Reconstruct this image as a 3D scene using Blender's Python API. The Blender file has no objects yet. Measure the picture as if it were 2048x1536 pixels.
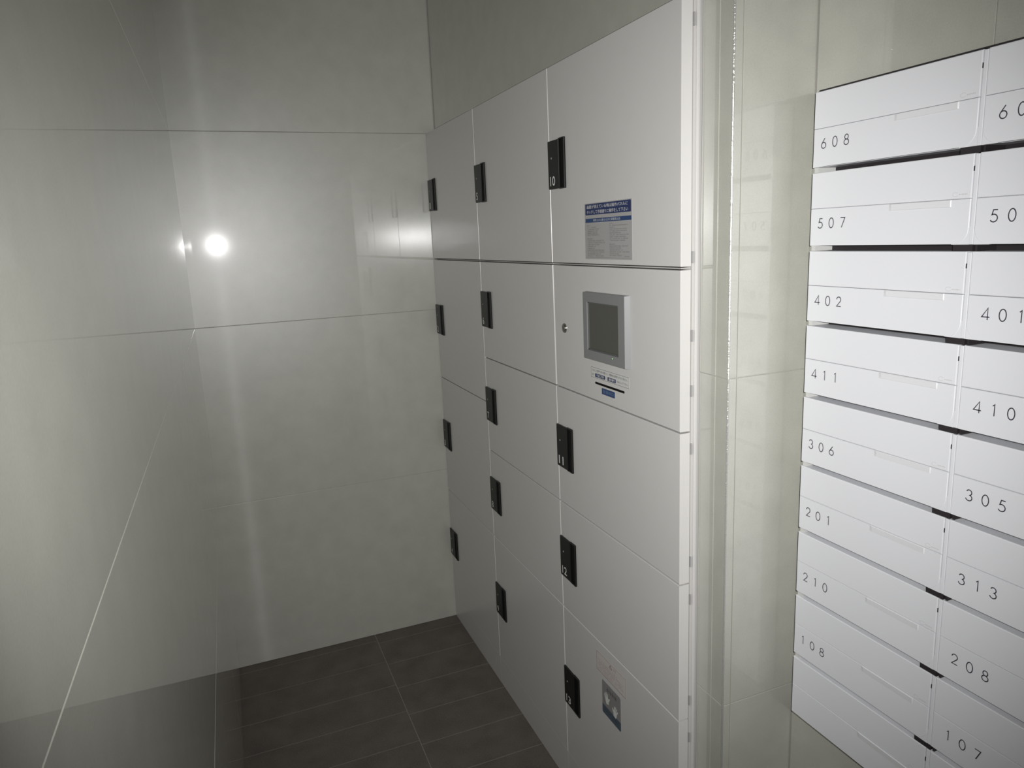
import bpy, math, random
from mathutils import Vector, Matrix
random.seed(7)
C = bpy.context.scene.collection
EYE = 1.4424

# ------------------------------------------------------------------ camera, world, light, exposure
def setup():
    sc = bpy.context.scene
    a, b, c = math.radians(11.5861), math.radians(21.8955), math.radians(-2.524)
    F = Vector((math.sin(b)*math.cos(a), math.cos(b)*math.cos(a), -math.sin(a)))
    r = Vector((math.cos(b), -math.sin(b), 0)); u = r.cross(F)
    R = r*math.cos(c) + u*math.sin(c); U = -r*math.sin(c) + u*math.cos(c)
    cam = bpy.data.cameras.new('camera'); cam.sensor_width = 36; cam.lens = 1434.2251*36/2048
    cam.clip_start = .01
    o = bpy.data.objects.new('camera', cam); C.objects.link(o)
    m = Matrix((R, U, -F)).transposed().to_4x4(); m.translation = Vector((0, 0, EYE)); o.matrix_world = m
    sc.camera = o
    # the compact camera's flash: the only strong light in the dark room
    l = bpy.data.lights.new('camera_flash', 'SPOT'); l.energy = 78; l.spot_size = math.radians(97); l.spot_blend = 1.0
    l.shadow_soft_size = .012; l.color = (1.0, .99, .985)
    lo = bpy.data.objects.new('camera_flash', l); C.objects.link(lo)
    lm = m.copy(); lm.translation = Vector((.032, .0, EYE + .028)); lo.matrix_world = lm
    w = bpy.data.worlds.new('world'); sc.world = w; w.use_nodes = True
    w.node_tree.nodes['Background'].inputs[0].default_value = (.55, .6, .58, 1)
    w.node_tree.nodes['Background'].inputs[1].default_value = .05
    sc.view_settings.view_transform = 'Standard'; sc.view_settings.look = 'None'
    sc.view_settings.gamma = 1; sc.view_settings.use_curve_mapping = False
    sc.view_settings.exposure = 0.22
    sc.cycles.sample_clamp_indirect = 80; sc.cycles.max_bounces = 7; sc.cycles.glossy_bounces = 4; sc.cycles.blur_glossy = 4
setup()

# ------------------------------------------------------------------ materials
MATS = {}
def pbr(name, col, rough=.5, metal=0, coat=0, coat_rough=.05, spec=.5, noise=0, nscale=300, bump=0, bscale=800, emit=0, ior=1.5, aniso=0, streak=0, streak_rough=.3, halo=.055):
    if name in MATS: return MATS[name]
    m = bpy.data.materials.new(name); m.use_nodes = True; nt = m.node_tree; N = nt.nodes; L = nt.links
    p = N['Principled BSDF']
    p.inputs['Base Color'].default_value = (*col, 1); p.inputs['Roughness'].default_value = rough
    p.inputs['Metallic'].default_value = metal; p.inputs['Coat Weight'].default_value = coat
    p.inputs['Coat Roughness'].default_value = coat_rough; p.inputs['Coat IOR'].default_value = 1.6; p.inputs['Specular IOR Level'].default_value = spec
    p.inputs['IOR'].default_value = ior
    if emit:
        p.inputs['Emission Color'].default_value = (*col, 1); p.inputs['Emission Strength'].default_value = emit
    geo = N.new('ShaderNodeNewGeometry') if (noise or bump or streak) else None
    if noise:
        n1 = N.new('ShaderNodeTexNoise'); n1.inputs['Scale'].default_value = nscale; n1.inputs['Detail'].default_value = 3
        n2 = N.new('ShaderNodeTexNoise'); n2.inputs['Scale'].default_value = nscale/22; n2.inputs['Detail'].default_value = 4
        L.new(geo.outputs['Position'], n1.inputs['Vector']); L.new(geo.outputs['Position'], n2.inputs['Vector'])
        mx = N.new('ShaderNodeMath'); mx.operation = 'ADD'
        L.new(n1.outputs['Fac'], mx.inputs[0]); L.new(n2.outputs['Fac'], mx.inputs[1])
        mr = N.new('ShaderNodeMapRange'); mr.inputs['From Min'].default_value = .6; mr.inputs['From Max'].default_value = 1.4
        mr.inputs['To Min'].default_value = 1 - noise; mr.inputs['To Max'].default_value = 1 + noise
        L.new(mx.outputs[0], mr.inputs['Value'])
        v = N.new('ShaderNodeVectorMath'); v.operation = 'SCALE'; v.inputs[0].default_value = col
        L.new(mr.outputs[0], v.inputs['Scale']); L.new(v.outputs[0], p.inputs['Base Color'])
    if bump:
        n3 = N.new('ShaderNodeTexNoise'); n3.inputs['Scale'].default_value = bscale; n3.inputs['Detail'].default_value = 2
        L.new(geo.outputs['Position'], n3.inputs['Vector'])
        bp = N.new('ShaderNodeBump'); bp.inputs['Strength'].default_value = bump; bp.inputs['Distance'].default_value = .001
        L.new(n3.outputs['Fac'], bp.inputs['Height']); L.new(bp.outputs[0], p.inputs['Normal'])
    if streak:
        # fine horizontal polishing marks: smears highlights vertically
        g = N.new('ShaderNodeBsdfAnisotropic'); g.distribution = 'GGX'
        g.inputs['Color'].default_value = (1, 1, 1, 1); g.inputs['Roughness'].default_value = streak_rough
        g.inputs['Anisotropy'].default_value = .97
        t = N.new('ShaderNodeVectorMath'); t.operation = 'CROSS_PRODUCT'; t.inputs[1].default_value = (0, 0, 1)
        L.new(geo.outputs['True Normal'], t.inputs[0]); L.new(t.outputs[0], g.inputs['Tangent'])
        g2 = N.new('ShaderNodeBsdfGlossy'); g2.distribution = 'GGX'
        g2.inputs['Color'].default_value = (1, 1, 1, 1); g2.inputs['Roughness'].default_value = .40
        n4 = N.new('ShaderNodeTexNoise'); n4.inputs['Scale'].default_value = 420; n4.inputs['Detail'].default_value = 2
        L.new(geo.outputs['Position'], n4.inputs['Vector'])
        b4 = N.new('ShaderNodeBump'); b4.inputs['Strength'].default_value = .55; b4.inputs['Distance'].default_value = .0006
        L.new(n4.outputs['Fac'], b4.inputs['Height']); L.new(b4.outputs[0], g2.inputs['Normal'])
        mz = N.new('ShaderNodeMixShader'); mz.inputs[0].default_value = halo
        L.new(p.outputs[0], mz.inputs[1]); L.new(g2.outputs[0], mz.inputs[2])
        g3 = N.new('ShaderNodeBsdfGlossy'); g3.distribution = 'GGX'
        g3.inputs['Color'].default_value = (1, 1, 1, 1); g3.inputs['Roughness'].default_value = .11
        my = N.new('ShaderNodeMixShader'); my.inputs[0].default_value = .004
        L.new(mz.outputs[0], my.inputs[1]); L.new(g3.outputs[0], my.inputs[2])
        ms = N.new('ShaderNodeMixShader'); ms.inputs[0].default_value = streak
        L.new(my.outputs[0], ms.inputs[1]); L.new(g.outputs[0], ms.inputs[2])
        L.new(ms.outputs[0], N['Material Output'].inputs['Surface'])
    MATS[name] = m
    return m

tile_m = pbr('polished_wall_tile', (.452, .453, .398), rough=.38, coat=1.0, coat_rough=.026, spec=.75, noise=.09, nscale=430, bump=.07, bscale=1500, streak=.004, streak_rough=.58)
grout_m = pbr('wall_grout', (.40, .39, .35), rough=.8, noise=.1)
grout2_m = pbr('dark_wall_grout', (.09, .088, .08), rough=.8)
plaster_m = pbr('plaster_paint', (.55, .54, .49), rough=.8)
floor_m = pbr('charcoal_floor_tile', (.118, .102, .090), rough=.62, noise=.28, nscale=260, bump=.3, bscale=500, spec=.3)
fgrout_m = pbr('floor_grout', (.23, .22, .20), rough=.9)
steel_m = pbr('white_painted_steel', (.60, .59, .57), rough=.29, spec=.8, noise=.012, nscale=700, bump=.03, bscale=900)
edge_m = pbr('locker_body_steel', (.50, .49, .47), rough=.45)
dark_m = pbr('locker_gap_shadow', (.05, .048, .045), rough=.7)
black_m = pbr('black_plastic', (.012, .012, .012), rough=.42, spec=.3)
pit_m = pbr('recess_black_plastic', (.004, .004, .004), rough=.6, spec=.2)
num_m = pbr('white_numeral_print', (.75, .75, .74), rough=.5)
dot_m = pbr('grey_indicator', (.25, .27, .26), rough=.4)
bezel_m = pbr('grey_bezel_plastic', (.215, .22, .22), rough=.45)
hinge_m = pbr('hinge_grey', (.30, .30, .30), rough=.5)
bezel2_m = pbr('dark_bezel_lip', (.10, .10, .10), rough=.5)
screen_m = pbr('dark_display_glass', (.085, .085, .072), rough=.35, spec=.4)
led_m = pbr('green_led', (.25, .9, .15), rough=.4, emit=.9)
chrome_m = pbr('nickel_lock', (.32, .31, .29), rough=.22, metal=1)
blue_m = pbr('navy_print', (.018, .032, .105), rough=.45)
sblue_m = pbr('label_blue', (.022, .055, .15), rough=.45)
silver_m = pbr('grey_label_film', (.36, .355, .35), rough=.45)
ink_m = pbr('dark_ink', (.06, .06, .06), rough=.6)
fine_m = pbr('small_print_grey', (.19, .19, .18), rough=.6)
lwhite_m = pbr('white_print', (.62, .62, .62), rough=.5)
red_m = pbr('red_print', (.20, .035, .025), rough=.55)
redfine_m = pbr('faint_red_print', (.46, .27, .24), rough=.55)
rwhite_m = pbr('white_label_paper', (.58, .55, .53), rough=.5)
gray_m = pbr('grey_hand_label', (.25, .24, .24), rough=.5)
teal_m = pbr('blue_band_print', (.07, .10, .13), rough=.5)
handw_m = pbr('pale_hand_print', (.66, .68, .64), rough=.5)
mail_m = pbr('white_mailbox_resin', (.695, .705, .73), rough=.42, spec=.45)
mailh_m = pbr('mailbox_handle_resin', (.68, .685, .70), rough=.4)
rack_m = pbr('dark_rack_panel', (.02, .016, .018), rough=.6)
side_m = pbr('rack_side_panel', (.55, .55, .53), rough=.5)
digit_m = pbr('charcoal_digit', (.035, .03, .045), rough=.5)
logo_m = pbr('faint_logo_grey', (.52, .52, .52), rough=.5)

# ------------------------------------------------------------------ mesh helpers (u right, v up, n towards the room)
class MB:
    def __init__(s): s.v = []; s.f = []; s.m = []
    def face(s, pts, mi=0):
        k = len(s.v); s.v += [tuple(p) for p in pts]; s.f.append(tuple(range(k, k+len(pts)))); s.m.append(mi)
    def slab(s, u0, u1, v0, v1, n0, n1, c=0.0, mi=0, back=True):
        """box from depth n0 (back) to n1 (front) whose front edges carry a two step rounding of size c"""
        k = len(s.v)
        rings = [(0, n0)] + ([(0, n1-c), (.3*c, n1-.3*c), (c, n1)] if c else [(0, n1)])
        for i, n in rings: s.v += [(u0+i, v0+i, n), (u1-i, v0+i, n), (u1-i, v1-i, n), (u0+i, v1-i, n)]
        for r in range(len(rings)-1):
            a = k+4*r
            for e in range(4):
                s.f.append((a+e, a+(e+1) % 4, a+4+(e+1) % 4, a+4+e)); s.m.append(mi)
        a = k+4*(len(rings)-1); s.f.append((a, a+1, a+2, a+3)); s.m.append(mi)
        if back: s.f.append((k+3, k+2, k+1, k)); s.m.append(mi)
        return s
    def prism(s, pts, n0, n1, c=0.0, mi=0):
        """outline pts (counter-clockwise in u, v) extruded n0..n1, front edge chamfered by c"""
        k = len(s.v); N = len(pts)
        cu = sum(p[0] for p in pts)/N; cv = sum(p[1] for p in pts)/N
        def ins(p, d):
            if not d: return p
            w = Vector((cu-p[0], cv-p[1])); w.normalize(); return (p[0]+w.x*d, p[1]+w.y*d)
        rings = [(0, n0), (0, n1-c), (c, n1)] if c else [(0, n0), (0, n1)]
        for d, n in rings: s.v += [(*ins(p, d), n) for p in pts]
        for r in range(len(rings)-1):
            a = k+N*r
            for e in range(N): s.f.append((a+e, a+(e+1) % N, a+N+(e+1) % N, a+N+e)); s.m.append(mi)
        s.f.append(tuple(range(k+N*(len(rings)-1), k+N*len(rings)))); s.m.append(mi)
        s.f.append(tuple(reversed(range(k, k+N)))); s.m.append(mi)
        return s
    def disc(s, u, v, r, n0, n1, c=0, mi=0, N=24):
        return s.prism([(u+r*math.cos(2*math.pi*i/N), v+r*math.sin(2*math.pi*i/N)) for i in range(N)], n0, n1, c, mi)
    def flat(s, u0, u1, v0, v1, n, mi=0):
        s.face([(u0, v0, n), (u1, v0, n), (u1, v1, n), (u0, v1, n)], mi); return s
    def ribbon(s, pts, w, n, mi=0, t=.0003):
        """stroke of width w following pts, thickness t"""
        P = [Vector(p) for p in pts]; closed = (P[0]-P[-1]).length < 1e-7 and len(P) > 2
        if closed: P = P[:-1]
        N = len(P); Lft = []; Rgt = []
        for i in range(N):
            a = P[i-1] if (i > 0 or closed) else P[i]; b = P[(i+1) % N] if (i < N-1 or closed) else P[i]
            d0 = (P[i]-a); d1 = (b-P[i])
            if d0.length < 1e-9: d0 = d1
            if d1.length < 1e-9: d1 = d0
            d0 = d0.normalized(); d1 = d1.normalized(); d = (d0+d1)
            d = d.normalized() if d.length > 1e-6 else d0
            q = Vector((-d.y, d.x)); k = w/2/max(.5, q.dot(Vector((-d0.y, d0.x))))
            Lft.append(P[i]+q*k); Rgt.append(P[i]-q*k)
        k = len(s.v)
        for i in range(N): s.v += [(*Lft[i], n+t), (*Rgt[i], n+t)]
        for i in range(N if closed else N-1):
            a = k+2*i; b = k+2*((i+1) % N)
            s.f.append((a, a+1, b+1, b)); s.m.append(mi)
        return s
    def text(s, txt, u, v, h, n, mi=0, width=None, bold=0.0):
        vs, fs, w, hh = text_geo(txt, bold)
        if not vs: return s
        sy = h/hh; sx = (width/w) if width else sy
        k = len(s.v); s.v += [(u+a*sx, v+b*sy, n) for a, b in vs]
        s.f += [tuple(i+k for i in f) for f in fs]; s.m += [mi]*len(fs)
        return s
    def mesh(s, name, mats):
        me = bpy.data.meshes.new(name); me.from_pydata(s.v, [], s.f)
        for m in (mats if isinstance(mats, (list, tuple)) else [mats]): me.materials.append(m)
        for p, i in zip(me.polygons, s.m): p.material_index = i
        me.update(); return me

_tc = {}
def text_geo(txt, bold=0.0):
    if (txt, bold) in _tc: return _tc[(txt, bold)]
    cu = bpy.data.curves.new('t', 'FONT'); cu.body = txt; cu.size = 1; cu.resolution_u = 3; cu.offset = bold
    ob = bpy.data.objects.new('t', cu); C.objects.link(ob); bpy.context.view_layer.update()
    dg = bpy.context.evaluated_depsgraph_get(); me = ob.evaluated_get(dg).to_mesh()
    vs = [(v.co.x, v.co.y) for v in me.vertices]; fs = [tuple(p.vertices) for p in me.polygons]
    ob.evaluated_get(dg).to_mesh_clear(); bpy.data.objects.remove(ob); bpy.data.curves.remove(cu)
    if vs:
        x0 = min(a for a, b in vs); y0 = min(b for a, b in vs); vs = [(a-x0, b-y0) for a, b in vs]
        w = max(a for a, b in vs); hh = max(b for a, b in vs)
    else: w = hh = 1
    _tc[(txt, bold)] = (vs, fs, w, hh); return _tc[(txt, bold)]

RX = Matrix(((0, 0, -1), (-1, 0, 0), (0, 1, 0))).to_4x4()   # faces -X : u=-Y, v=Z, n=-X
RY = Matrix(((1, 0, 0), (0, 0, -1), (0, 1, 0))).to_4x4()    # faces -Y : u=X,  v=Z, n=-Y
RL = Matrix(((0, 0, 1), (1, 0, 0), (0, 1, 0))).to_4x4()     # faces +X : u=Y,  v=Z, n=X
RZ = Matrix.Identity(4)                                     # faces up : u=X,  v=Y, n=Z
TL = Matrix.Rotation(-math.atan2(.0314, 2.486168), 4, 'Z')
def obj(name, mb, mats, parent=None, M=None, bevel=None):
    me = mb if isinstance(mb, bpy.types.Mesh) else mb.mesh(name, mats)
    o = bpy.data.objects.new(name, me); C.objects.link(o)
    if parent: o.parent = parent
    if M is not None: o.matrix_local = M
    return o
def T(x, y, z): return Matrix.Translation((x, y, z))
def empty(name, M, label, cat, group=None):
    o = bpy.data.objects.new(name, None); o.empty_display_size = .05; C.objects.link(o); o.matrix_world = M
    o['label'] = label; o['category'] = cat
    if group: o['group'] = group
    return o
def structure(name, mb, mats, M=None, label=None, cat=None):
    o = obj(name, mb, mats, None, M); o['kind'] = 'structure'
    o['label'] = label; o['category'] = cat
    return o
def rrect(u0, u1, v0, v1, r, corners=(1, 1, 1, 1), N=6):
    """counter-clockwise rounded rectangle; corners = bl, br, tr, tl"""
    out = []
    for (cu, cv, a0, on, pu, pv) in ((u0+r, v0+r, 180, corners[0], u0, v0), (u1-r, v0+r, 270, corners[1], u1, v0), (u1-r, v1-r, 0, corners[2], u1, v1), (u0+r, v1-r, 90, corners[3], u0, v1)):
        if on: out += [(cu+r*math.cos(math.radians(a0+90*i/N)), cv+r*math.sin(math.radians(a0+90*i/N))) for i in range(N+1)]
        else: out.append((pu, pv))
    return out

# ------------------------------------------------------------------ room
D = 2.486; XW = .7535; XM = .9143; YR = .93; YC = 1.006; ZC = 2.45; YB = -2.0
JT = .0015   # joint width
def tiles(parent, rects, th=.009, c=.0006, mat=None, name='tile'):
    cache = {}
    for (u0, u1, v0, v1) in rects:
        w = round(u1-u0, 4); h = round(v1-v0, 4)
        if (w, h) not in cache:
            cache[(w, h)] = MB().slab(JT/2, w-JT/2, JT/2, h-JT/2, 0, th, c).mesh(name, mat or tile_m)
        jit = random.uniform(0, .00025)
        obj(name, cache[(w, h)], None, parent, T(u0, v0, jit-th))

# floor
fl = structure('floor', MB().slab(-.25, 2.0, YB, 2.62, -.12, -.0012), fgrout_m, RZ, 'dark charcoal tiled floor with light grout lines between long tiles', 'floor')
rects = []
cols = [(-.195, .4, 2.295), (.4, 1.0, 2.275)]
c2 = {}
for (x0, x1, y0) in cols:
    xa = max(x0, -.125); xb = min(x1, .905)
    k = -2
    while True:
        b = y0 - .1485*k; a = b-.1485
        if b < YB: break
        bb = min(b, 2.495); 
        if xb > .7535 and a > YC-.15: pass
        key = (round(xb-xa, 3), round(bb-a, 4))
        if key not in c2: c2[key] = MB().slab(.0014, key[0]-.0014, .0014, key[1]-.0014, -.0055, 0, .0005).mesh('tile', floor_m)
        obj('tile', c2[key], None, fl, T(xa, a, random.uniform(-.0003, 0)))
        k += 1

# back wall
wb = structure('wall_back', MB().slab(-.35, 1.3, -.1, ZC, -.15, -.0022), grout_m, RY.copy(), 'far wall of large pale polished tiles at the end of the lockers', 'wall')
wb.matrix_world = T(0, D, 0) @ RY
tiles(wb, [(-.13, .7515, z, z+.6 if z < 1.8 else ZC) for z in (0., .6, 1.2, 1.8)], th=.009)

# left wall, very slightly out of square
wl = structure('wall_left', MB().slab(-2.1, 2.56, -.1, ZC, -.15, -.0022), grout2_m, None, 'glossy pale tiled wall along the left side reflecting the corner', 'wall')
wl.matrix_world = T(-.1097, 0, 0) @ TL @ RL
tiles(wl, [(a, b, z, z+.6 if z < 1.8 else ZC) for z in (0., .6, 1.2, 1.8) for (a, b) in ((2.014, 2.4862), (-.386, 2.014), (-2.0, -.386))], th=.009)

# right wall: above the lockers and the narrow pier beside them
wr = structure('wall_right', MB().slab(-2.62, -YC, 1.815, ZC, -.15, -.0022).slab(-YC, -(YR+.0022), -.1, ZC, -.15, -.0022), grout_m, None, 'pale tiled wall above the lockers and on the pier beside them', 'wall')
wr.matrix_world = T(XW, 0, 0) @ RX
tiles(wr, [(-2.486, -YC, 1.815, ZC)] +
      [(-YC, -.962, z, z+.6 if z < 1.8 else ZC) for z in (0., .6, 1.2, 1.8)] +
      [(-.962, -.9315, z, z+.6 if z < 1.8 else ZC) for z in (0., .6, 1.2, 1.8)])
# return wall facing the camera
wt = structure('wall_return', MB().slab(XW+.0025, 1.1, -.1, ZC, -.07, -.0022), grout_m, None, 'narrow glossy tiled wall between the lockers and the mailboxes', 'wall')
wt.matrix_world = T(0, YR, 0) @ RY
tiles(wt, [(a, b, z, z+.6 if z < 1.8 else ZC) for z in (0., .6, 1.2, 1.8) for (a, b) in ((XW+.0005, XW+.0175), (XW+.0175, XM+.001))])
# corner trim: slim bright bead on the outer corner
bead = MB()
for (xc, yc) in ((XW+.0015, YR+.0015),):
    pts = [(.0022*math.cos(t*math.pi/5), .0022*math.sin(t*math.pi/5)) for t in range(10)]
    bead.prism([(xc+p[0], yc+p[1]) for p in pts], 0, ZC)
tr = structure('trim_1', bead, pbr('trim_metal', (.62, .62, .58), rough=.18, metal=.6, bump=.8, bscale=420), RZ, 'slim bright edging strip on the outer corner of the pier', 'trim')

# wall carrying the mailboxes
wm = structure('wall_mailbox', MB().slab(-(YR+.01), 2.1, -.1, ZC, -.15, -.0022), grout_m, None, 'pale tiled wall behind the white mailboxes', 'wall')
wm.matrix_world = T(XM, 0, 0) @ RX
tiles(wm, [(a, b, z, z+.6 if z < 1.8 else ZC) for z in (0., .6, 1.2, 1.8) for (a, b) in ((-YR+.0015, -.644), (-.644, .556), (.556, 2.0))])
ce = structure('ceiling', MB().slab(-.4, 1.4, YB-.1, 2.7, 0, .1), plaster_m, T(0, 0, ZC), 'plain unlit ceiling over the room', 'ceiling')
#wf = structure('wall_front', MB().slab(-.4, 1.2, -.1, ZC, 0, .1), plaster_m, T(0, YB-.1, 0) @ RY, 'plain wall behind the camera', 'wall')

# ------------------------------------------------------------------ parcel lockers
XF = .7207; TH = .0205; GAP = .0015
ZT = 1.800; Z1 = 1.3785; Z2 = 1.0925; Z5 = .9537; Z3 = .8035; Z4 = .5215; ZB = .098
YA = [2.484, 2.0020, 1.5101, 1.0147]
def door(parent, y0, y1, z0, z1, bx, bz, gl=GAP, gr=GAP, gt=GAP, gb=GAP, name='door'):
    """door leaf whose far edge is y0 and near edge y1; local origin at its lower far corner"""
    w = (y0-gl)-(y1+gr); h = (z1-gt)-(z0+gb)
    d = obj(name, MB().slab(0, w, 0, h, -TH, 0, .0009), steel_m, parent)
    d.matrix_world = T(XF, y0-gl, z0+gb) @ RX
    d.matrix_local = parent.matrix_world.inverted() @ d.matrix_world
    return d, w, h
def lockset(d, vtop, num):
    """black lock plate on the far edge of a door, number at its foot"""
    b = vtop-.104
    m = MB()
    m.prism(rrect(.050, .0785, b-.0008, b+.1052, .003), .0001, .0012, 0)                 # base under the finger slot
    for (u0, u1, v0, v1) in ((.0755, .0785, b+.002, b+.1025), (.052, .0785, b-.0008, b+.002), (.052, .0785, b+.1025, b+.1052)):
        m.slab(u0, u1, v0, v1, .0001, .0042, .0006)
    m.prism(rrect(.0005, .0525, b+.0005, b+.1035, .003, (1, 0, 0, 0)), .0001, .0045, .0007)
    p = obj('lock_plate', m, black_m, d)
    p['label'] = 'black plastic lock plate'
    obj('finger_slot', MB().slab(.0525, .0755, b+.002, b+.1025, .0012, .0016), pit_m, d)
    obj('indicator_dot', MB().disc(.0175, b+.0665, .0024, .0044, .0050, .0003), dot_m, d)
    n = str(num)
    w = .0115 if len(n) == 1 else .0245
    t = obj('number', MB().text(n, .0095 if len(n) > 1 else .010, b+.0075, .0205, .0048, 0, width=w, bold=.012), num_m, d)
    t['label'] = 'white number %s' % n
def column(name, y0, y1, doors, label, group):
    e = empty(name, T(XW, y1, 0), label, 'parcel locker', group); bpy.context.view_layer.update()
    inv = e.matrix_world.inverted()
    near = abs(y1-YA[3]) < 1e-6
    b = MB().slab(0, y0-y1-.0006, ZB+.0013, ZT-.0, -.43, -TH-.002 - XF + XF, 0)
    o = obj('cabinet_body', b, edge_m, e); o.matrix_local = inv @ T(XF, y0, 0) @ RX
    o = obj('plinth', MB().slab(0, y0-y1-.0006, 0.0005, ZB+.0012, -.43, -.0003, 0), steel_m, e); o.matrix_local = inv @ T(XF, y0, 0) @ RX
    o['label'] = 'plain white foot panel'
    out = {}
    for (num, z0, z1, lt) in doors:
        gt = .0035 if abs(z1-Z1) < 1e-6 else (.0008 if z1 == ZT else GAP)
        gb = .0025 if abs(z0-Z1) < 1e-6 else GAP
        if num == 'panel':
            d, w, h = door(e, y0, y1-.0005, z0, z1, 0, 0, gt=gt, gb=gb, gl=.0045, gr=.0010, name='control_panel_door')
            d['label'] = 'flat white door holding the grey touch screen'
        else:
            d, w, h = door(e, y0, y1, z0, z1, 0, 0, gt=gt, gb=gb, gr=GAP if not near else .0000)
            d['label'] = 'white door numbered %d' % num
            lockset(d, lt-(z0+gb), num)
        out[num] = (d, w, h, z0+gb, y0-(.0045 if num == 'panel' else GAP))
    # a seam rail between the upper and lower doors, just behind the faces
    o = obj('seam_rail', MB().slab(.002, y0-y1-.002, Z1-.0012, Z1+.0006, -TH, -.0016), edge_m, e); o.matrix_local = inv @ T(XF, y0, 0) @ RX
    return e, out
g = 'white parcel locker columns'
ca, da = column('parcel_locker', YA[0], YA[1], [(1, Z1, ZT, 1.6455), (2, Z5, Z1, 1.2185), (3, Z4, Z5, .7955), (4, ZB, Z4, .3680)],
    'narrow white parcel locker column in the corner, doors 1 to 4', g)
cb, db = column('parcel_locker', YA[1], YA[2], [(5, Z1, ZT, 1.6455), (6, Z2, Z1, 1.2905), (7, Z3, Z2, 1.0040), (8, Z4, Z3, .7190), (9, ZB, Z4, .3650)],
    'middle white parcel locker column, doors 5 to 9', g)
cc, dc = column('parcel_locker', YA[2], YA[3], [(10, Z1, ZT, 1.6455), ('panel', Z2, Z1, 0), (11, Z3, Z2, 1.0000), (12, Z4, Z3, .7140), (13, ZB, Z4, .3560)],
    'nearest white parcel locker column with grey touch screen, doors 10 to 13', g)
# casing seen past the near doors: strip, bright flange and hinge lugs
inv = cc.matrix_world.inverted()
o = obj('side_casing', MB().slab(0, .0065, 0, ZT, -.40, 0, .0006), steel_m, cc); o.matrix_local = inv @ T(.7470, YA[3]-.0045, 0) @ Matrix.Rotation(0, 4, 'Z') @ RY @ T(0, 0, 0)
hz = [1.765, 1.395, 1.262, 1.165, 1.060, .845, .770, .560, .480]
for z in hz:
    o = obj('hinge', MB().slab(0, .0028, 0, .020, -.012, 0, .0004), hinge_m, cc)
    o.matrix_local = inv @ T(.7420, YA[3]-.0022, z-.009) @ RY

# ---- fittings on the control panel door
P, pw, ph, pz, py = dc['panel']
def pu(y): return py-y
def pv(z): return z-pz
m = MB()
u0, u1, v0, v1 = pu(1.348), pu(1.1815), pv(1.183), pv(1.3225)
s0, s1, t0, t1 = pu(1.3325), pu(1.2055), pv(1.2020), pv(1.3030)
k = .0015
for (a, b, c_, d_) in ((u0, s0, v0, v1), (s1, u1, v0, v1), (s0, s1, v0, t0), (s0, s1, t1, v1)):
    m.slab(a, b, c_, d_, .0001, .0095, 0)
# sloping outer lip
N0 = len(m.v)
out = [(u0, v0), (u1, v0), (u1, v1), (u0, v1)]; ext = [(u0-.001, v0-.001), (u1+.006, v0-.001), (u1+.006, v1+.001), (u0-.001, v1+.001)]
m.v += [(*p, .0095) for p in out]+[(*p, .0001) for p in ext]
for e in range(4): m.f.append((N0+4+e, N0+4+(e+1) % 4, N0+(e+1) % 4, N0+e)); m.m.append(0)
o = obj('screen_bezel', m, bezel_m, P); o['label'] = 'light grey screen bezel'
m = MB()
for (a, b, c_, d_) in ((s0, s0+.0028, t0, t1), (s1-.0028, s1, t0, t1), (s0, s1, t0, t0+.0028), (s0, s1, t1-.0028, t1)):
    m.slab(a, b, c_, d_, .0001, .0068, 0)
obj('screen_rim', m, bezel2_m, P)
o = obj('touch_screen', MB().slab(s0+.002, s1-.002, t0+.002, t1-.002, .0001, .0052), screen_m, P); o['label'] = 'dark switched-off display'
o = obj('status_light', MB().disc(pu(1.2285), pv(1.1965), .0009, .009, .0100, 0, N=12), led_m, P); o['label'] = 'tiny green status light'
m = MB(); m.disc(pu(1.457), pv(1.2345), .0108, .0001, .0022, .0006); m.disc(pu(1.457), pv(1.2345), .0070, .0022, .0030, .0004); m.slab(pu(1.457)-.0006, pu(1.457)+.0006, pv(1.2345)-.0035, pv(1.2345)+.0035, .0030, .0032, 0, 1)
obj('key_lock', m, [chrome_m, black_m], P)
o = obj('receipt_slot', MB().prism(rrect(pu(1.318), pu(1.1995), pv(1.1295), pv(1.1342), .0022), .0001, .0006), pit_m, P); o['label'] = 'thin black slit for delivery slips'

def frame(m, u0, u1, v0, v1, w, n, mi):
    m.flat(u0, u1, v0, v0+w, n, mi); m.flat(u0, u1, v1-w, v1, n, mi); m.flat(u0, u0+w, v0, v1, n, mi); m.flat(u1-w, u1, v0, v1, n, mi)
def dashes(m, u0, u1, v, h, n, mi, cell=.0022, fill=.72, gap=.1):
    u = u0
    while u < u1-cell*.5:
        if random.random() > gap: 
            w = cell*fill
            m.flat(u, u+w, v+h*.0, v+h*.22, n, mi) if random.random() > .3 else None
            m.flat(u, u+w, v+h*.75, v+h, n, mi)
            m.flat(u+w*.35, u+w*.62, v, v+h, n, mi)
        u += cell
# usage label under the screen
m = MB(); u0, u1, v0, v1 = pu(1.3355), pu(1.1822), pv(1.1423), pv(1.1643)
m.slab(u0, u1, v0, v1, .0001, .0004, 0, 0); frame(m, u0, u1, v0, v1, .0006, .00045, 1)
m.text('入力した部屋番号が違うと、宅配物の受取りができません。', u0+.005, v0+.0135, .0048, .00045, 1, width=.143, bold=.01)
m.text('必ず', u0+.005, v0+.0045, .0046, .00045, 1, width=.009, bold=.01)
m.text('を記入して下さい。', u0+.107, v0+.0045, .0046, .00045, 1, width=.042, bold=.01)
m.text('と', u0+.0625, v0+.0045, .0042, .00045, 1, bold=.01)
m.prism(rrect(u0+.018, u0+.0595, v0+.0022, v0+.0100, .0008), .0003, .0005, 0, 2)
m.prism(rrect(u0+.070, u0+.1030, v0+.0022, v0+.0100, .0008), .0003, .0005, 0, 2)
m.text('不在連絡票', u0+.0235, v0+.0035, .0054, .00055, 3, width=.031, bold=.02)
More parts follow.
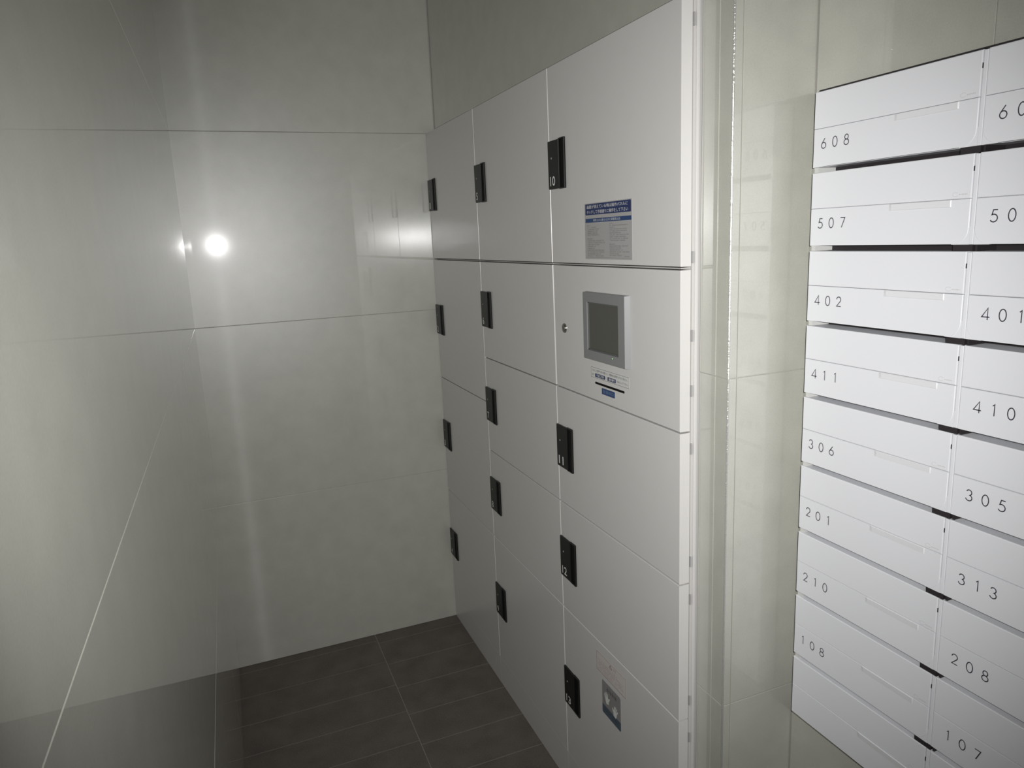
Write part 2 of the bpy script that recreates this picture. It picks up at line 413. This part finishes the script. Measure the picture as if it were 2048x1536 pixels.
m.text('通知番号', u0+.0745, v0+.0035, .0054, .00055, 3, width=.0245, bold=.02)
o = obj('instruction_label', m, [pbr('clear_label', (.60, .60, .58), rough=.4), ink_m, blue_m, lwhite_m], P); o['label'] = 'outlined label with two navy boxes of white text'
m = MB(); u0, u1, v0, v1 = pu(1.2902), pu(1.2375), pv(1.1122), pv(1.1253)
m.prism(rrect(u0, u1, v0, v1, .0015), .0001, .0005, 0, 0); m.text('受領印口', u0+.0045, v0+.0030, .0074, .00055, 1, width=.0435, bold=.0)
o = obj('slot_label', m, [sblue_m, pbr('slot_label_print', (.16, .22, .32))], P); o['label'] = 'small blue label with pale characters below the slit'

# ---- notice on door 10
P, pw, ph, pz, py = dc[10]
m = MB(); u0, u1, v0, v1 = pu(1.3485), pu(1.1655), pv(1.3905), pv(1.5020)
m.slab(u0, u1, v0, v1, .0001, .0005, 0, 0)
m.prism(rrect(u0+.0035, u1-.0030, pv(1.4788), pv(1.5005), .002), .0004, .0006, 0, 1)
m.prism(rrect(u0+.0035, u1-.0020, pv(1.4638), pv(1.4718), .0006), .0004, .0006, 0, 4)
m.text('画面が消えている時は操作パネルに', u0+.0100, pv(1.4912), .0070, .0007, 2, width=.159, bold=.005)
m.text('タッチして手順通りに操作をして下さい', u0+.0100, pv(1.4810), .0070, .0007, 2, width=.160, bold=.005)
m.text('使用上の注意ならびに保管禁止品', u0+.036, pv(1.4655), .0048, .0007, 2, width=.105, bold=0)
z = 1.4610
rows = [(0, .014, 1), (1, .04, 0), (1, .05, 0), (1, .046, 0), (1, .044, 0), (1, .052, 0), (-1, 0, 0), (0, .026, 1), (1, .070, 0), (1, .074, 0), (1, .05, 0), (1, .036, 0), (1, .032, 0), (1, .070, 0), (1, .072, 0), (1, .055, 0), (1, .068, 0)]
for i, (ind, ln, b) in enumerate(rows):
    zz = 1.4605-.0038*(i+1)
    if ind >= 0: dashes(m, u0+.009+.002*ind, u0+.009+ln, pv(zz), .0021, .0006, 3, .0021)
rows2 = [.014, .070, .02, .066, .068, .045, .072, .062, .070, .058, 0, .022, .070, .045, .05, .074, .036, .05]
for i, ln in enumerate(rows2):
    if ln: dashes(m, u0+.100, u0+.100+ln, pv(1.4620-.0036*(i+1)), .0020, .0006, 3, .0021)
m.flat(u0+.003, u1-.003, pv(1.3935), pv(1.3939), .0006, 3)
m.text('取扱説明', u1-.028, pv(1.3955), .0026, .0006, 3, width=.018)
o = obj('notice_label', m, [silver_m, blue_m, lwhite_m, fine_m, sblue_m], P); o['label'] = 'grey notice with two blue headings and fine print'

# ---- warning labels on door 13
P, pw, ph, pz, py = dc[13]
m = MB(); u0, u1, v0, v1 = pu(1.3378), pu(1.2097), pv(.4455), pv(.4928)
m.slab(u0, u1, v0, v1, .0001, .0004, 0, 0); frame(m, u0, u1, v0, v1, .0009, .00045, 1)
uc = (u0+u1)/2
m.ribbon([(uc-.006, v1-.0115), (uc, v1-.003), (uc+.006, v1-.0115), (uc-.006, v1-.0115)], .0011, .0003, 1); m.flat(uc-.0005, uc+.0005, v1-.0095, v1-.0060, .0005, 1)
m.text('注意', uc+.010, v1-.0105, .0065, .0005, 2)
for i, (a, b) in enumerate(((.006, .090), (.010, .118), (.006, .112), (.010, .118), (.006, .100))):
    dashes(m, u0+a, u0+b, v1-.0195-.0058*i, .0028, .00045, 2, .0034, gap=.2)
o = obj('warning_label', m, [rwhite_m, red_m, redfine_m], P); o['label'] = 'pale label with thin red border and small red print'
m = MB(); u0, u1, v0, v1 = pu(1.3145), pu(1.2318), pv(.3478), pv(.4325)
m.prism(rrect(u0, u1, v0, v1, .005, (1, 1, 1, 1)), .0001, .0004, 0, 0)
m.prism(rrect(u0, u1, v0, v0+.0225, .004, (1, 1, 0, 0)), .0003, .0005, 0, 1)
def hand(m, cu, cv, s, rot, flip):
    pts = [(-.45, -.9), (.38, -.9), (.5, -.35), (.95, .0), (1.12, .3), (.98, .4), (.62, .22), (.48, .3), (.56, 1.05), (.42, 1.12), (.30, 1.08), (.22, .42), (.16, .42), (.16, 1.28), (.04, 1.36), (-.08, 1.28), (-.08, .42), (-.14, .42), (-.26, 1.2), (-.38, 1.25), (-.48, 1.16), (-.36, .38), (-.42, .36), (-.66, .92), (-.80, .92), (-.84, .80), (-.62, .1), (-.60, -.4)]
    c_, s_ = math.cos(rot), math.sin(rot); q = []
    for (x, y) in pts:
        x = -x if flip else x
        q.append((cu+s*(x*c_-y*s_), cv+s*(x*s_+y*c_)))
    if flip: q.reverse()
    k0 = len(m.v); m.v += [(*p, .00055) for p in q]; m.f.append(tuple(range(k0, k0+len(q)))); m.m.append(2)
hand(m, u0+.022, v0+.044, .0128, .25, False)
hand(m, u0+.058, v0+.032, .0128, -.2, True)
for i in range(6):
    uu = u0+.022+.0075*i; m.flat(uu, uu+.0048, v1-.015, v1-.013, .00045, 3); m.flat(uu+.0015, uu+.0030, v1-.020, v1-.008, .00045, 3); m.flat(uu, uu+.0048, v1-.0185, v1-.0175, .00045, 3)
dashes(m, u0+.012, u1-.012, v0+.010, .0060, .00055, 3, .0055)
o = obj('hand_warning_label', m, [gray_m, teal_m, handw_m, ink_m], P); o['label'] = 'grey label with two pale hands over a blue band'

# ------------------------------------------------------------------ mailboxes
XB = .8722; YL = .8867; W = .2670; FW = .2598; PZ = .1180; FH = .1096; ZTOP = 1.6360
def arc(cx, cy, rx, ry, a0, a1, N=20):
    return [(cx+rx*math.cos(math.radians(a0+(a1-a0)*i/N)), cy+ry*math.sin(math.radians(a0+(a1-a0)*i/N))) for i in range(N+1)]
def glyph(ch):
    w = .62
    if ch == '0': return [arc(w/2, .5, w/2-.02, .5, 90, 450, 28)], w
    if ch == '1': return [[(.20, .86), (.36, 1.0), (.36, 0)]], w
    if ch == '2': return [arc(.31, .72, .27, .28, 175, -38, 16)+[(.06, .02), (.62, .02)]], w
    if ch == '3': return [arc(.29, .755, .24, .245, 160, -70, 14)+arc(.29, .265, .29, .265, 75, -165, 18)], w
    if ch == '4': return [[(.50, 0), (.50, 1.0), (.0, .24), (.68, .24)]], w
    if ch == '5': return [[(.58, .98), (.22, .98), (.12, .58)]+arc(.28, .31, .31, .31, 118, -150, 20)], w
    if ch == '6': return [[(.46, 1.0), (.06, .45)], arc(.31, .29, .29, .29, 90, 450, 26)], w
    if ch == '7': return [[(.04, .98), (.60, .98), (.20, .0)]], w
    if ch == '8': return [arc(.31, .76, .22, .235, 90, 450, 24), arc(.31, .265, .285, .265, 90, 450, 26)], w
def digits(s, u, v, h, pitch):
    m = MB()
    for i, ch in enumerate(s):
        st, w = glyph(ch)
        for k, p in enumerate(st): m.ribbon([(u+i*pitch+a*h, v+b*h) for a, b in p], .00135, .0004+.00002*k, 0)
    return m
# shared meshes, local frame: u from left edge, v down from the top edge (negative), n=0 on the face
body = MB().slab(0.0005, W-.0006, -FH, -.0004, -.038, -.0075, 0)
body.slab(FW+.0012, W-.0008, -FH, -.0008, -.0075, -.0006, .0006)               # slim frame strip at the right
for (p) in ([(FW-.022, -FH), (FW+.0012, -FH), (FW+.0012, -FH+.022)],):
    body.prism(p, -.0075, -.0004)
body.prism([(0.0002, -FH), (.020, -FH), (0.0002, -FH+.020)], -.0075, -.0006)
body_me = body.mesh('box_body', mail_m)
flap_me = MB().slab(0, FW, -.0534, 0, -.007, 0, .0011).mesh('slot_flap', mail_m)
def door_outline():
    return rrect(0, FW, -FH+.0004, -.0538, .0185, (1, 1, 0, 0), 8)
dm = MB(); dm.prism(door_outline(), -.007, .0001, .0010); door_me = dm.mesh('lower_door', mail_m)
hm = MB(); hu0, hu1, hv0, hv1 = .1415, .2345, -.0628, -.0538
k0 = len(hm.v)
hm.v += [(hu0, hv0, 0), (hu1, hv0, 0), (hu1, hv1, 0), (hu0, hv1, 0), (hu0+.005, hv0+.0004, .0008), (hu1-.0012, hv0+.0004, .0008), (hu1-.0012, hv1-.0006, .0013), (hu0+.005, hv1-.0006, .0013)]
for f in ((0, 1, 5, 4), (1, 2, 6, 5), (2, 3, 7, 6), (3, 0, 4, 7), (4, 5, 6, 7)): hm.f.append(f); hm.m.append(0)
handle_me = hm.mesh('pull_tab', mailh_m)
lm = MB(); lm.ribbon(arc(.2395, -.0478, .0040, .0026, 40, 330, 16), .0005, .0002, 0)
for i in range(6): lm.flat(.2440+i*.0019, .2452+i*.0019, -.0487, -.0472, .0003, 0)
logo_me = lm.mesh('maker_mark', logo_m)
hinge_me = MB().slab(FW+.0002, FW+.0014, -.0210, -.0150, -.004, -.0002).mesh('pivot_pin', rack_m)

nums = [['608', '507', '402', '411', '306', '201', '210', '108', None], ['607', '506', '401', '410', '305', '313', '208', '107', None]]
place = ['top', 'second', 'third', 'fourth', 'fifth', 'sixth', 'seventh', 'eighth', 'bottom']
first = None
for c in range(2):
    for r in range(9):
        n = nums[c][r]; cn = 'left' if c == 0 else 'right'
        if n and not (c == 1 and r < 2): lab = 'white mailbox numbered %s, %s of the %s column' % (n, place[r], cn)
        elif n: lab = 'white mailbox cut off by the right edge, %s of the right column' % place[r]
        else: lab = 'blank white mailbox without a number, bottom of the %s column' % cn
        e = empty('mailbox', T(XB, YL-c*W, ZTOP-r*PZ) @ RX, lab, 'mailbox', 'white mailboxes on the tiled wall')
        obj('box_body', body_me, None, e)
        fl_ = obj('slot_flap', flap_me, None, e)
        obj('maker_mark', logo_me, None, fl_)
        d_ = obj('lower_door', door_me, None, e)
        obj('pull_tab', handle_me, None, d_)
        obj('pivot_pin', hinge_me, None, e)
        if n:
            t = obj('number', digits(n, .0162 if c == 0 else .0195, -.0830, .0146, .0213), digit_m, d_)
            t['label'] = 'dark grey number %s' % n
# rack that carries them
rk = empty('mailbox_rack', T(XM, YL, ZTOP-9*PZ), 'flat dark rack behind the white mailboxes on the tiled wall', 'rack'); bpy.context.view_layer.update()
inv = rk.matrix_world.inverted()
o = obj('back_panel', MB().slab(.0, 2*W, -9*PZ+.0084, .0, -.0415, -.0385), rack_m, rk); o.matrix_local = inv @ T(XB, YL, ZTOP) @ RX
o = obj('top_panel', MB().slab(.004, 2*W, .0002, .0028, -.0415, -.0035), rack_m, rk); o.matrix_local = inv @ T(XB, YL, ZTOP) @ RX
o = obj('side_panel', MB().slab(2*W+.0002, 2*W+.003, -9*PZ+.0084, .0, -.0385, -.006), side_m, rk); o.matrix_local = inv @ T(XB, YL, ZTOP) @ RX
for c in range(2):
    for r in range(8):
        o = obj('spacer', MB().slab(.0012+c*W, (.0090 if c == 0 else .004)+c*W, -(r+1)*PZ+.0003, -(r+1)*PZ+PZ-FH-.0003, -.038, -.003), side_m if c == 0 else rack_m, rk)
        o.matrix_local = inv @ T(XB, YL, ZTOP) @ RX
        o = obj('hinge_block', MB().slab(.2400+c*W, .2660+c*W, -(r+1)*PZ+.0003, -(r+1)*PZ+PZ-FH-.0003, -.030, -.0012), rack_m, rk)
        o.matrix_local = inv @ T(XB, YL, ZTOP) @ RX
bpy.context.view_layer.update()
